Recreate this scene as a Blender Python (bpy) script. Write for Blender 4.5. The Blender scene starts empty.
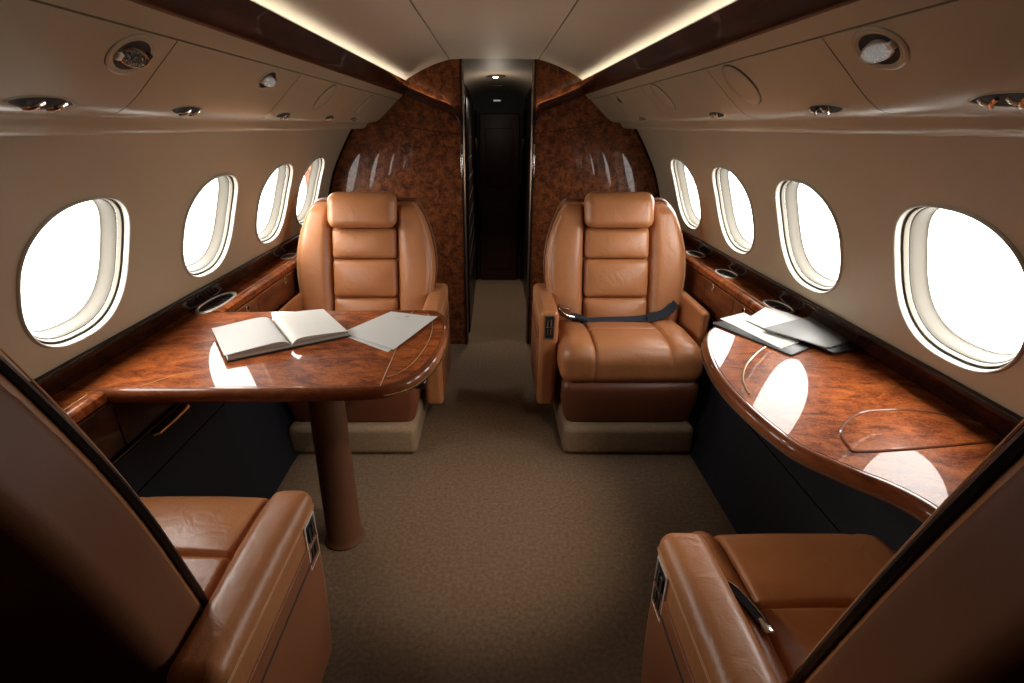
import bpy, math, random
from mathutils import Vector, Matrix
random.seed(7)
PI = math.pi
S = bpy.context.scene
COL = S.collection

# ------------------------------------------------------------------ mesh kit
class MB:
    def __init__(s):
        s.v = []; s.f = []
    def add(s, vs, fs):
        b = len(s.v)
        s.v += [tuple(p) for p in vs]
        s.f += [tuple(i + b for i in f) for f in fs]
        return s
    def map(s, fn, start=0):
        s.v[start:] = [tuple(fn(*p)) for p in s.v[start:]]
        return s
    def build(s, name, mat, parent=None, sharp=38, smooth=True, weld=True):
        m = bpy.data.meshes.new(name)
        m.from_pydata(s.v, [], s.f)
        m.validate()
        import bmesh
        bm = bmesh.new(); bm.from_mesh(m)
        if weld:
            bmesh.ops.remove_doubles(bm, verts=bm.verts, dist=1e-5)
        bmesh.ops.recalc_face_normals(bm, faces=bm.faces)
        bm.to_mesh(m); bm.free()
        if smooth:
            m.polygons.foreach_set('use_smooth', [True] * len(m.polygons))
            m.set_sharp_from_angle(angle=math.radians(sharp))
        m.materials.append(mat)
        o = bpy.data.objects.new(name, m)
        COL.objects.link(o)
        if parent is not None:
            o.parent = parent
        return o

def spaced(h, r, k, m):
    a = [-h + r * (1 - math.cos(i / k * PI / 2)) if False else -h + r * i / k for i in range(k)]
    inner = [-(h - r) + 2 * (h - r) * i / m for i in range(m + 1)]
    return a + inner + [-x for x in reversed(a)]

def rbox(mb, c, h, r, k=4, m=6, puff=None, f=None):
    """rounded box: centre c, half sizes h, radius r; puff=(axis, amount, power)"""
    r = min(r, min(h) * 0.999)
    ax = [spaced(h[i], r, k, m) for i in range(3)]
    idx = {}; vs = []; fs = []
    def vert(q):
        key = tuple(round(x, 6) for x in q)
        if key in idx: return idx[key]
        inn = [max(-(h[i] - r), min(h[i] - r, q[i])) for i in range(3)]
        d = [q[i] - inn[i] for i in range(3)]
        # even angular spacing over the rounded part
        d = [math.tan(x / r * PI / 4) if abs(x) > 1e-9 else 0.0 for x in d]
        l = math.sqrt(sum(x * x for x in d)) or 1
        p = [inn[i] + d[i] / l * r for i in range(3)]
        if puff:
            a, amt, pw = puff
            o = [i for i in range(3) if i != a]
            w = 1.0
            for i in o:
                w *= max(0.0, 1 - abs(p[i] / h[i]) ** pw)
            p[a] += amt * w * max(-1, min(1, p[a] / h[a]))
        idx[key] = len(vs)
        p = [p[i] + c[i] for i in range(3)]
        if f: p = f(*p)
        vs.append(tuple(p))
        return idx[key]
    for a in range(3):
        b, d = (a + 1) % 3, (a + 2) % 3
        for sg in (-1, 1):
            for i in range(len(ax[b]) - 1):
                for j in range(len(ax[d]) - 1):
                    q = []
                    for (ii, jj) in ((i, j), (i + 1, j), (i + 1, j + 1), (i, j + 1)):
                        p = [0, 0, 0]; p[a] = sg * h[a]; p[b] = ax[b][ii]; p[d] = ax[d][jj]
                        q.append(vert(p))
                    fs.append(q if sg > 0 else q[::-1])
    return mb.add(vs, fs)

def box(mb, x0, x1, y0, y1, z0, z1):
    v = [(x, y, z) for x in (x0, x1) for y in (y0, y1) for z in (z0, z1)]
    return mb.add(v, [(0, 1, 3, 2), (4, 6, 7, 5), (0, 4, 5, 1), (2, 3, 7, 6), (0, 2, 6, 4), (1, 5, 7, 3)])

def prism(mb, prof, y0, y1, cap=True, closed=True, ny=1):
    """profile of (x,z) points run along y"""
    n = len(prof); vs = []; fs = []
    for j in range(ny + 1):
        y = y0 + (y1 - y0) * j / ny
        vs += [(x, y, z) for x, z in prof]
    for j in range(ny):
        for i in range(n if closed else n - 1):
            a = j * n + i; b = j * n + (i + 1) % n
            fs.append((a, b, b + n, a + n))
    if cap and closed:
        fs.append(tuple(range(n))[::-1]); fs.append(tuple(range(ny * n, ny * n + n)))
    return mb.add(vs, fs)

def thick(prof, t):
    """closed outline from an open (x,z) profile, offset by t to its left"""
    out = []
    for i, p in enumerate(prof):
        a = prof[max(0, i - 1)]; b = prof[min(len(prof) - 1, i + 1)]
        d = (b[0] - a[0], b[1] - a[1]); l = math.hypot(*d) or 1
        out.append((p[0] - d[1] / l * t, p[1] + d[0] / l * t))
    return list(prof) + out[::-1]

def tube(mb, pts, r, n=8, closed=False, cap=True):
    pts = [Vector(p) for p in pts]; N = len(pts)
    rr = r if isinstance(r, (list, tuple)) else [r] * N
    up = None; vs = []; fs = []
    for i, p in enumerate(pts):
        a = pts[(i - 1) % N] if closed or i > 0 else pts[i]
        b = pts[(i + 1) % N] if closed or i < N - 1 else pts[i]
        t = (b - a).normalized()
        if up is None:
            up = Vector((0, 0, 1)) if abs(t.z) < .9 else Vector((1, 0, 0))
        up = (up - t * up.dot(t)).normalized(); s2 = t.cross(up)
        for k in range(n):
            an = 2 * PI * k / n
            vs.append(p + (up * math.cos(an) + s2 * math.sin(an)) * rr[i])
    for i in range(N if closed else N - 1):
        for k in range(n):
            a = i * n + k; b = i * n + (k + 1) % n; j = (i + 1) % N
            fs.append((a, b, j * n + (k + 1) % n, j * n + k))
    if cap and not closed:
        fs.append(tuple(range(n))[::-1]); fs.append(tuple(range((N - 1) * n, N * n)))
    return mb.add(vs, fs)

def ribbon(mb, pts, w, t, side=None):
    """flat strap along pts, width vector side (or per-point list), thickness t"""
    pts = [Vector(p) for p in pts]; vs = []; fs = []
    for i, p in enumerate(pts):
        a = pts[max(0, i - 1)]; b = pts[min(len(pts) - 1, i + 1)]
        d = (b - a).normalized()
        sv = Vector(side[i] if isinstance(side, list) else side)
        sv = (sv - d * sv.dot(d)).normalized(); nn = d.cross(sv)
        for q, z in ((-1, -1), (1, -1), (1, 1), (-1, 1)):
            vs.append(p + sv * w / 2 * q + nn * t / 2 * z)
    for i in range(len(pts) - 1):
        for k in range(4):
            a = i * 4 + k; b = i * 4 + (k + 1) % 4
            fs.append((a, b, b + 4, a + 4))
    fs.append((3, 2, 1, 0)); e = len(vs) - 4; fs.append((e, e + 1, e + 2, e + 3))
    return mb.add(vs, fs)

def lathe(mb, prof, n=32, M=None):
    vs = []; fs = []
    for r, z in prof:
        for k in range(n):
            a = 2 * PI * k / n
            vs.append((r * math.cos(a), r * math.sin(a), z))
    for i in range(len(prof) - 1):
        for k in range(n):
            a = i * n + k; b = i * n + (k + 1) % n
            fs.append((a, b, b + n, a + n))
    if prof[0][0] > 1e-6: pass
    if M is not None: vs = [M @ Vector(v) for v in vs]
    return mb.add(vs, fs)

def disc(mb, r, z, n=32, M=None):
    vs = [(r * math.cos(2 * PI * k / n), r * math.sin(2 * PI * k / n), z) for k in range(n)]
    if M is not None: vs = [M @ Vector(v) for v in vs]
    return mb.add(vs, [tuple(range(n))])

def offset(poly, d):
    """inset a CCW polygon by d"""
    n = len(poly); out = []
    for i in range(n):
        p0, p, p1 = poly[i - 1], poly[i], poly[(i + 1) % n]
        a = Vector((p[0] - p0[0], p[1] - p0[1])); b = Vector((p1[0] - p[0], p1[1] - p[1]))
        if a.length < 1e-9 or b.length < 1e-9: out.append(p); continue
        a.normalize(); b.normalize()
        na = Vector((-a.y, a.x)); nb = Vector((-b.y, b.x)); m = na + nb
        if m.length < 1e-6: m = na
        m.normalize(); k = d / max(.45, m.dot(na))
        out.append((p[0] + m.x * k, p[1] + m.y * k))
    return out

def slab(mb, poly, rings):
    """rings of (inset, z) from bottom to top, both ends capped"""
    n = len(poly); vs = []; fs = []
    for d, z in rings:
        q = offset(poly, d) if abs(d) > 1e-9 else poly
        vs += [(x, y, z) for x, y in q]
    for i in range(len(rings) - 1):
        for k in range(n):
            a = i * n + k; b = i * n + (k + 1) % n
            fs.append((a, b, b + n, a + n))
    fs.append(tuple(range(n))[::-1]); e = (len(rings) - 1) * n
    fs.append(tuple(range(e, e + n)))
    return mb.add(vs, fs)

def spline(pts, per=8, closed=False):
    out = []; n = len(pts)
    rng = range(n) if closed else range(n - 1)
    for i in rng:
        if closed: p = [Vector(pts[(i + k) % n]) for k in (-1, 0, 1, 2)]
        else: p = [Vector(pts[max(0, min(n - 1, i + k))]) for k in (-1, 0, 1, 2)]
        for j in range(per):
            t = j / per
            q = .5 * ((2 * p[1]) + (p[2] - p[0]) * t + (2 * p[0] - 5 * p[1] + 4 * p[2] - p[3]) * t * t + (3 * p[1] - p[0] - 3 * p[2] + p[3]) * t ** 3)
            out.append(tuple(q))
    if not closed: out.append(tuple(pts[-1]))
    return out

def round_poly(pts, r, n=5):
    out = []; N = len(pts)
    for i in range(N):
        p0, p, p1 = Vector(pts[i - 1]), Vector(pts[i]), Vector(pts[(i + 1) % N])
        a = (p0 - p); b = (p1 - p); rr = min(r, a.length * .45, b.length * .45)
        A = p + a.normalized() * rr; B = p + b.normalized() * rr
        for k in range(n + 1):
            t = k / n
            out.append(tuple(A * (1 - t) ** 2 + p * 2 * t * (1 - t) + B * t * t))
    return out

def frame(o, n, t):
    """matrix with z along n and x along t"""
    n = Vector(n).normalized(); t = Vector(t); t = (t - n * t.dot(n)).normalized(); b = n.cross(t)
    M = Matrix(((t.x, b.x, n.x, o[0]), (t.y, b.y, n.y, o[1]), (t.z, b.z, n.z, o[2]), (0, 0, 0, 1)))
    return M

def put(mb, M, start=0):
    mb.v[start:] = [tuple(M @ Vector(p)) for p in mb.v[start:]]
    return mb

# ------------------------------------------------------------------ tagging
def thing(name, label, cat, loc=(0, 0, 0), group=None):
    o = bpy.data.objects.new(name, None); COL.objects.link(o)
    o.location = loc; o.empty_display_size = .1
    o['label'] = label; o['category'] = cat
    if group: o['group'] = group
    return o
def tag(o, label, cat, group=None):
    o['label'] = label; o['category'] = cat
    if group: o['group'] = group
    return o
def struct(o):
    o['kind'] = 'structure'; return o
def settle(root):
    """children were modelled in world space: keep them there under a moved root"""
    bpy.context.view_layer.update()
    inv = root.matrix_world.inverted()
    for c in root.children:
        c.matrix_parent_inverse = inv

# ------------------------------------------------------------------ materials
def mat(name, col, rough=.5, spec=.5, metal=0, coat=0, coat_r=.03, vary=None, scale=8, bump=0, bscale=200, bdist=.002, emit=None, es=0, stretch=None, sheen=0, detail=6, crease=0):
    m = bpy.data.materials.new(name); m.use_nodes = True
    nt = m.node_tree; b = nt.nodes['Principled BSDF']
    b.inputs['Base Color'].default_value = (*col, 1)
    b.inputs['Roughness'].default_value = rough
    b.inputs['Specular IOR Level'].default_value = spec
    b.inputs['Metallic'].default_value = metal
    b.inputs['Coat Weight'].default_value = coat
    b.inputs['Coat Roughness'].default_value = coat_r
    if sheen:
        b.inputs['Sheen Weight'].default_value = sheen
        b.inputs['Sheen Roughness'].default_value = .4
    if emit:
        b.inputs['Emission Color'].default_value = (*emit, 1); b.inputs['Emission Strength'].default_value = es
    tc = nt.nodes.new('ShaderNodeTexCoord'); mp = nt.nodes.new('ShaderNodeMapping')
    nt.links.new(tc.outputs['Object'], mp.inputs[0])
    if stretch: mp.inputs['Scale'].default_value = stretch
    if vary:
        n = nt.nodes.new('ShaderNodeTexNoise'); n.inputs['Scale'].default_value = scale; n.inputs['Detail'].default_value = detail
        nt.links.new(mp.outputs[0], n.inputs['Vector'])
        r = nt.nodes.new('ShaderNodeValToRGB')
        cols = [col] + list(vary) if not isinstance(vary[0], (int, float)) else [col, vary]
        el = r.color_ramp.elements
        el[0].position = .32; el[0].color = (*cols[0], 1)
        el[1].position = .68; el[1].color = (*cols[-1], 1)
        for i, c in enumerate(cols[1:-1]):
            e = el.new(.32 + .36 * (i + 1) / (len(cols) - 1)); e.color = (*c, 1)
        nt.links.new(n.outputs[0], r.inputs[0]); nt.links.new(r.outputs[0], b.inputs['Base Color'])
    if bump and crease:
        n3 = nt.nodes.new('ShaderNodeTexNoise'); n3.inputs['Scale'].default_value = 13; n3.inputs['Detail'].default_value = 3; n3.inputs['Distortion'].default_value = 1.8
        nt.links.new(tc.outputs['Object'], n3.inputs['Vector'])
    if bump:
        n2 = nt.nodes.new('ShaderNodeTexNoise'); n2.inputs['Scale'].default_value = bscale; n2.inputs['Detail'].default_value = 3
        nt.links.new(tc.outputs['Object'], n2.inputs['Vector'])
        bp = nt.nodes.new('ShaderNodeBump'); bp.inputs['Strength'].default_value = bump; bp.inputs['Distance'].default_value = bdist
        nt.links.new(n2.outputs[0], bp.inputs['Height']); nt.links.new(bp.outputs[0], b.inputs['Normal'])
        if crease:
            b3 = nt.nodes.new('ShaderNodeBump'); b3.inputs['Strength'].default_value = crease; b3.inputs['Distance'].default_value = .012
            nt.links.new(n3.outputs[0], b3.inputs['Height']); nt.links.new(b3.outputs[0], bp.inputs['Normal'])
    return m

def burl(name, dark, mid, light, scale=7, stretch=(1, 1, 1), rot=0, coat=1, rough=.4, fleck=.5, coat_r=.02, ior=1.28, dist=1.6, spec=.12):
    m = bpy.data.materials.new(name); m.use_nodes = True
    nt = m.node_tree; N = nt.nodes.new; L = nt.links.new; b = nt.nodes['Principled BSDF']
    tc = N('ShaderNodeTexCoord'); mp = N('ShaderNodeMapping')
    mp.inputs['Scale'].default_value = stretch; mp.inputs['Rotation'].default_value = (0, 0, rot)
    L(tc.outputs['Object'], mp.inputs[0])
    a = N('ShaderNodeTexNoise'); a.inputs['Scale'].default_value = scale; a.inputs['Detail'].default_value = 9
    a.inputs['Roughness'].default_value = .62; a.inputs['Distortion'].default_value = dist
    L(mp.outputs[0], a.inputs['Vector'])
    f = N('ShaderNodeTexNoise'); f.inputs['Scale'].default_value = scale * 9; f.inputs['Detail'].default_value = 4
    f.inputs['Distortion'].default_value = dist + .6
    L(mp.outputs[0], f.inputs['Vector'])
    r = N('ShaderNodeValToRGB'); el = r.color_ramp.elements
    el[0].position = .34; el[0].color = (*dark, 1); el[1].position = .68; el[1].color = (*light, 1)
    e = el.new(.5); e.color = (*mid, 1)
    mx = N('ShaderNodeMath'); mx.operation = 'MULTIPLY_ADD'; mx.inputs[1].default_value = fleck
    sub = N('ShaderNodeMath'); sub.operation = 'SUBTRACT'; sub.inputs[1].default_value = .5
    L(f.outputs[0], sub.inputs[0]); L(sub.outputs[0], mx.inputs[0]); L(a.outputs[0], mx.inputs[2])
    L(mx.outputs[0], r.inputs[0]); L(r.outputs[0], b.inputs['Base Color'])
    b.inputs['Roughness'].default_value = rough
    b.inputs['Specular IOR Level'].default_value = spec
    b.inputs['Coat IOR'].default_value = ior
    b.inputs['Coat Weight'].default_value = coat; b.inputs['Coat Roughness'].default_value = coat_r
    return m

M = {}
M['leather'] = mat('tan_leather', (.38, .150, .056), .38, .5, vary=(.44, .18, .072), scale=5, crease=.22, bump=.22, bscale=260, bdist=.0015)
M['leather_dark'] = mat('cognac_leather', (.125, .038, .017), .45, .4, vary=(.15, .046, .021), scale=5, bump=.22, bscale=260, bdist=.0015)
M['leather_side'] = mat('rust_leather', (.22, .075, .031), .45, .4, vary=(.26, .092, .038), scale=5, bump=.22, bscale=260, bdist=.0015)
M['leather_back'] = mat('brown_leather', (.15, .058, .027), .5, .35, vary=(.17, .066, .03), scale=4, bump=.15, bscale=260, bdist=.0012)
M['legm'] = mat('dark_brown_leg', (.085, .035, .018), .42, .4, vary=(.10, .042, .02), scale=4)
M['stitch'] = mat('tan_thread', (.62, .36, .2), .7)
M['piping'] = mat('black_piping', (.012, .008, .007), .4)
M['wall'] = mat('cream_wall_panel', (.41, .343, .240), .42, .4, vary=(.44, .368, .258), scale=3, bump=.04, bscale=420, bdist=.001)
M['bin'] = mat('cream_overhead_panel', (.41, .343, .240), .25, .5, vary=(.44, .368, .258), scale=3)
M['ceil'] = mat('cream_ceiling_panel', (.55, .47, .36), .6, .3, vary=(.58, .50, .385), scale=2)
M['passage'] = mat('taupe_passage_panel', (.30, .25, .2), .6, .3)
M['rim'] = mat('ivory_window_rim', (.52, .49, .42), .28, .5)
M['ring'] = mat('cream_window_ring', (.30, .275, .225), .4, .3)
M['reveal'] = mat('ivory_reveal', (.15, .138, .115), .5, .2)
M['seal'] = mat('dark_seal', (.03, .026, .022), .5)
M['carpet'] = mat('taupe_carpet', (.115, .076, .049), .95, .05, vary=((.142, .096, .063), (.172, .118, .078)), scale=70, bump=.9, bscale=380, bdist=.004)
M['plinth'] = mat('plinth_carpet', (.19, .132, .086), .95, .05, vary=((.22, .155, .10), (.25, .178, .118)), scale=120, bump=.6, bscale=420, bdist=.003)
M['burl'] = burl('burl_bulkhead', (.040, .011, .005), (.125, .036, .012), (.24, .074, .022), scale=26, fleck=.9, coat_r=.012, dist=.7, ior=1.3)
M['table'] = burl('walnut_burl_tabletop', (.10, .022, .007), (.26, .062, .016), (.44, .125, .030), scale=10, stretch=(1, 2.0, 1), rot=.5, fleck=.6, coat_r=.008, ior=1.2, spec=.06, dist=1.0)
M['wood'] = burl('dark_mahogany', (.022, .006, .004), (.045, .012, .006), (.075, .02, .009), scale=5, stretch=(1.5, .35, 1.5), fleck=.3, coat_r=.03)
M['woodtrim'] = burl('black_mahogany', (.008, .003, .0025), (.016, .005, .003), (.03, .009, .005), scale=5, stretch=(1.5, .3, 1.5), fleck=.3, coat_r=.03, ior=1.35, spec=.02)
M['edge'] = burl('mahogany_edge', (.10, .026, .009), (.17, .047, .015), (.24, .075, .023), scale=5, stretch=(.6, .6, 2), fleck=.3, coat_r=.04)
M['inlay'] = mat('pale_inlay', (.50, .30, .13), .3, .5, coat=1)
M['navy'] = mat('navy_leather_panel', (.011, .011, .016), .5, .3, bump=.1, bscale=300, bdist=.001)
M['black'] = mat('matte_black', (.006, .006, .007), .6)
M['chrome'] = mat('polished_chrome', (.78, .76, .72), .12, .5, metal=1)
M['gold'] = mat('brushed_gold', (.70, .52, .30), .25, .5, metal=1)
M['bronze'] = mat('bronze_jamb', (.26, .19, .14), .3, .5, metal=.8)
M['paper'] = mat('white_paper', (.62, .61, .58), .75, .2)
M['pages'] = mat('book_pages', (.70, .68, .625), .8, .2)
M['leaves'] = mat('book_leaves', (.20, .18, .15), .8, .2, vary=(.62, .59, .52), scale=14, stretch=(.3, .3, 40), detail=2)
M['ink'] = mat('grey_ink', (.36, .36, .36), .7)
M['cover'] = mat('black_cover', (.012, .012, .014), .45)
M['grey'] = mat('grey_folder', (.24, .245, .235), .45, .4, vary=(.29, .295, .285), scale=5)
M['belt'] = mat('navy_webbing', (.018, .024, .036), .55, .3, bump=.3, bscale=500, bdist=.001)
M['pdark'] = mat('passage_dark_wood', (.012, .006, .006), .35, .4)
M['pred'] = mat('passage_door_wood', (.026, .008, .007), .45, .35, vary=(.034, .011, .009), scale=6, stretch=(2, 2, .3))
M['lens_lit'] = mat('lamp_glass_lit', (.6, .6, .56), .2, .5, vary=((.05, .05, .05), (.9, .9, .85)), scale=150, bump=1, bscale=190, bdist=.01, emit=(1, .97, .9), es=.10)
M['lens_off'] = mat('lamp_glass', (.03, .05, .05), .1, .8, vary=((.02, .03, .03), (.03, .04, .04), (.75, .82, .8)), scale=210, bump=.9, bscale=220, bdist=.004)  # pale flecks put sparkle glints into the dark glass colour
M['satin'] = mat('satin_silver', (.80, .77, .71), .3, .6, metal=.35)
M['cove'] = mat('cove_led', (.9, .85, .7), .5, emit=(1, .94, .79), es=15)
M['rail'] = mat('rail_led', (.9, .85, .7), .5, emit=(1, .85, .62), es=12)
M['sign'] = mat('lit_sign', (.5, .5, .5), .5, emit=(1, .95, .9), es=.25)

def glass():
    m = bpy.data.materials.new('window_pane'); m.use_nodes = True
    nt = m.node_tree; nt.nodes.clear()
    o = nt.nodes.new('ShaderNodeOutputMaterial'); mix = nt.nodes.new('ShaderNodeMixShader')
    t = nt.nodes.new('ShaderNodeBsdfTransparent'); g = nt.nodes.new('ShaderNodeBsdfGlossy')
    t.inputs[0].default_value = (.97, .97, .96, 1); g.inputs['Roughness'].default_value = .02
    mix.inputs[0].default_value = .04
    nt.links.new(t.outputs[0], mix.inputs[1]); nt.links.new(g.outputs[0], mix.inputs[2])
    nt.links.new(mix.outputs[0], o.inputs[0])
    return m
M['glass'] = glass()

# ------------------------------------------------------------------ world, camera
w = bpy.data.worlds.new('overcast_sky'); S.world = w; w.use_nodes = True
bg = w.node_tree.nodes['Background']
bg.inputs[1].default_value = 11.0
_n = w.node_tree.nodes; _l = w.node_tree.links
_tc = _n.new('ShaderNodeTexCoord'); _sx = _n.new('ShaderNodeSeparateXYZ'); _rp = _n.new('ShaderNodeValToRGB')
_mr = _n.new('ShaderNodeMapRange'); _mr.inputs['From Min'].default_value = -1; _mr.inputs['From Max'].default_value = 1
_l.new(_tc.outputs['Generated'], _sx.inputs[0]); _l.new(_sx.outputs['Z'], _mr.inputs['Value']); _l.new(_mr.outputs[0], _rp.inputs[0]); _l.new(_rp.outputs[0], bg.inputs[0])
_e = _rp.color_ramp.elements          # pale haze below, bright overcast above
_e[0].position = .40; _e[0].color = (.36, .348, .328, 1); _e[1].position = .60; _e[1].color = (1.0, .97, .93, 1)

cam = bpy.data.cameras.new('camera'); co = bpy.data.objects.new('camera', cam); COL.objects.link(co)
co.location = (0, 0, 1.45)
co.rotation_euler = (math.radians(90 - 22.394), 0, 0)
cam.sensor_width = 36; cam.lens = 523 / 1024 * 36; cam.shift_x = 18 / 1024
cam.clip_start = .02
S.camera = co
S.view_settings.view_transform = 'Standard'; S.view_settings.look = 'None'
S.view_settings.gamma = 1; S.view_settings.use_curve_mapping = False
S.view_settings.exposure = 0.62
try:
    S.cycles.max_bounces = 10; S.cycles.diffuse_bounces = 5; S.cycles.sample_clamp_indirect = 6
    S.cycles.caustics_reflective = False; S.cycles.caustics_refractive = False
except Exception: pass

# ------------------------------------------------------------------ cabin shell
YB, YF = -.75, 3.47            # rear end behind the camera, front bulkhead
PROF = [(.880, 1.434), (.925, 1.365), (.985, 1.262), (1.032, 1.168), (1.066, 1.067), (1.092, .97), (1.112, .877), (1.165, .80)]
fine = spline([(x, z, 0) for x, z in PROF[:-1]], 12)
fine = [(p[0], p[1]) for p in fine]
ARC = [0]
for a, b in zip(fine, fine[1:]): ARC.append(ARC[-1] + math.hypot(b[0] - a[0], b[1] - a[1]))
STOT = ARC[-1]
def wallp(s):
    s = max(0, min(STOT, s)); i = 0
    while i < len(ARC) - 2 and ARC[i + 1] < s: i += 1
    k = (s - ARC[i]) / (ARC[i + 1] - ARC[i])
    a, b = fine[i], fine[i + 1]
    return a[0] + (b[0] - a[0]) * k, a[1] + (b[1] - a[1]) * k
def walln(s):
    a = wallp(s - .02); b = wallp(s + .02)
    d = (b[0] - a[0], b[1] - a[1]); l = math.hypot(*d)
    return -d[1] / l, d[0] / l          # outward
def s_at_z(z):
    return min((abs(wallp(STOT * i / 400)[1] - z), STOT * i / 400) for i in range(401))[1]
SC = (s_at_z(1.29) + s_at_z(.925)) / 2
HS = (s_at_z(.925) - s_at_z(1.29)) / 2
HY = .187
NW = 72
def sup(k, e=2.5):
    a = 2 * PI * k / NW; c, s = math.cos(a), math.sin(a)
    return math.copysign(abs(c) ** (2 / e), c), math.copysign(abs(s) ** (2 / e), s)

WIN = {-1: [1.295, 1.955, 2.555, 3.07], 1: [1.152, 1.755, 2.335, 2.935]}
wn = 0
for side in (-1, 1):
    mb = MB()
    def P(y, s, d=0.0):
        x, z = wallp(s); nx, nz = walln(s)
        return (side * (x + nx * d), y, z + nz * d)
    ys = WIN[side]
    bounds = [ys[0] - .3] + [(a + b) / 2 for a, b in zip(ys, ys[1:])] + [min(ys[-1] + .28, YF)]
    def strip(y0, y1):
        n = 16; vs = [P(y, STOT * i / n) for y in (y0, y1) for i in range(n + 1)]
        mb.add(vs, [(i, i + 1, i + n + 2, i + n + 1) for i in range(n)])
    strip(YB, bounds[0])
    if bounds[-1] < YF: strip(bounds[-1], YF + .06)
    for wi, yc in enumerate(ys):
        y0, y1 = bounds[wi], bounds[wi + 1]
        hole = []; rect = []
        for k in range(NW):
            cx, sx = sup(k)
            hy, hs = cx * HY, sx * HS
            hole.append((yc + hy, SC + hs))
            a = math.atan2(hs, hy); dx, ds = math.cos(a), math.sin(a)
            ty = ((y1 - yc) / dx) if dx > 1e-9 else ((y0 - yc) / dx if dx < -1e-9 else 1e9)
            ts = ((STOT - SC) / ds) if ds > 1e-9 else (-SC / ds if ds < -1e-9 else 1e9)
            t = min(ty, ts); rect.append([yc + dx * t, SC + ds * t])
        for (qy, qs) in ((y0, 0), (y1, 0), (y0, STOT), (y1, STOT)):      # snap the nearest ray to each corner
            i = min(range(NW), key=lambda j: (rect[j][0] - qy) ** 2 + (rect[j][1] - qs) ** 2)
            rect[i] = [qy, qs]
        R = 7; vs = []; fs = []
        for j in range(R + 1):
            t = j / R
            for k in range(NW):
                vs.append(P(hole[k][0] * (1 - t) + rect[k][0] * t, hole[k][1] * (1 - t) + rect[k][1] * t))
        for j in range(R):
            for k in range(NW):
                a = j * NW + k; b = j * NW + (k + 1) % NW
                fs.append((a, b, b + NW, a + NW))
        mb.add(vs, fs)
        # the window itself
        wn += 1
        root = bpy.data.objects.new('window_%d' % wn, None); COL.objects.link(root); struct(root)
        def rings(spec, cap=False):
            m2 = MB(); vs = []; fs = []
            for sc, d in spec:
                for k in range(NW):
                    cx, sx = sup(k); vs.append(P(yc + cx * HY * sc, SC + sx * HS * sc, d))
            for j in range(len(spec) - 1):
                for k in range(NW):
                    a = j * NW + k; b = j * NW + (k + 1) % NW
                    fs.append((a, b, b + NW, a + NW))
            if cap: fs.append(tuple(range(NW)))
            return m2.add(vs, fs)
        rings([(1.010, .003), (1.010, -.002), (1.003, -.006), (.993, -.0075), (.982, -.006), (.976, -.001), (.974, .008)]).build('window_frame', M['rim'], root)
        rings([(.976, .006), (.966, .011), (.956, .012), (.952, .020)]).build('window_seal', M['seal'], root)
        rings([(.962, .016), (.948, .010), (.940, .0105), (.928, .016), (.924, .020)]).build('window_ring', M['ring'], root)
        rings([(.926, .0205), (.918, .021), (.916, .024)]).build('window_groove', M['seal'], root)
        rings([(.922, .022), (.914, .021), (.905, .024), (.893, .032), (.882, .042), (.872, .050), (.862, .055), (.85, .057)]).build('window_reveal', M['reveal'], root)
        rings([(.865, .0545)], cap=True).build('window_pane', M['glass'], root, smooth=False)
        # daylight sampling aid: a portal for the sky just outside the pane
        la = bpy.data.lights.new('window_portal', 'AREA'); la.shape = 'RECTANGLE'; la.size = .34; la.size_y = .36
        la.cycles.is_portal = True
        lo = bpy.data.objects.new('window_portal', la); COL.objects.link(lo)
        c0 = Vector(P(yc, SC, .066)); nx, nz = walln(SC)
        lo.matrix_world = frame(c0, (side * nx, 0, nz), (0, 1, 0))
    o = mb.build('wall_left' if side < 0 else 'wall_right', M['wall'], sharp=60); struct(o)
    # lower wall behind the cabinets
    lw = MB(); prism(lw, [(side * x, z) for x, z in thick([(1.112, .879), (1.19, .80), (1.17, .4), (1.05, -.02)], .02)], YB, YF + .06)
    struct(lw.build('wall_lower_left' if side < 0 else 'wall_lower_right', M['black']))
    # frieze between the bins and the side wall
    fz = [(.738, 1.4705), (.768, 1.4695), (.776, 1.466), (.781, 1.460), (.785, 1.453), (.789, 1.4475), (.794, 1.4425), (.801, 1.4382), (.810, 1.4352), (.822, 1.4335), (.84, 1.433), (.9, 1.4345)]
    fz = [(side * x, z) for x, z in thick(fz, .03 if side > 0 else .03)]
    fr = MB(); prism(fr, fz, YB, YF + .03)
    struct(fr.build('trim_3' if side < 0 else 'trim_4', M['bin']))
    # ledge moulding under the windows
    tr = [(1.175, .797), (1.150, .797), (1.146, .806), (1.138, .812), (1.128, .818), (1.118, .832), (1.112, .85), (1.106, .862), (1.096, .868), (1.093, .876), (1.098, .883), (1.112, .885), (1.175, .885)]
    t2 = MB(); prism(t2, [(side * x, z) for x, z in tr], YB, YF + .02)
    struct(t2.build('trim_1' if side < 0 else 'trim_2', M['woodtrim'], sharp=50))

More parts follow.
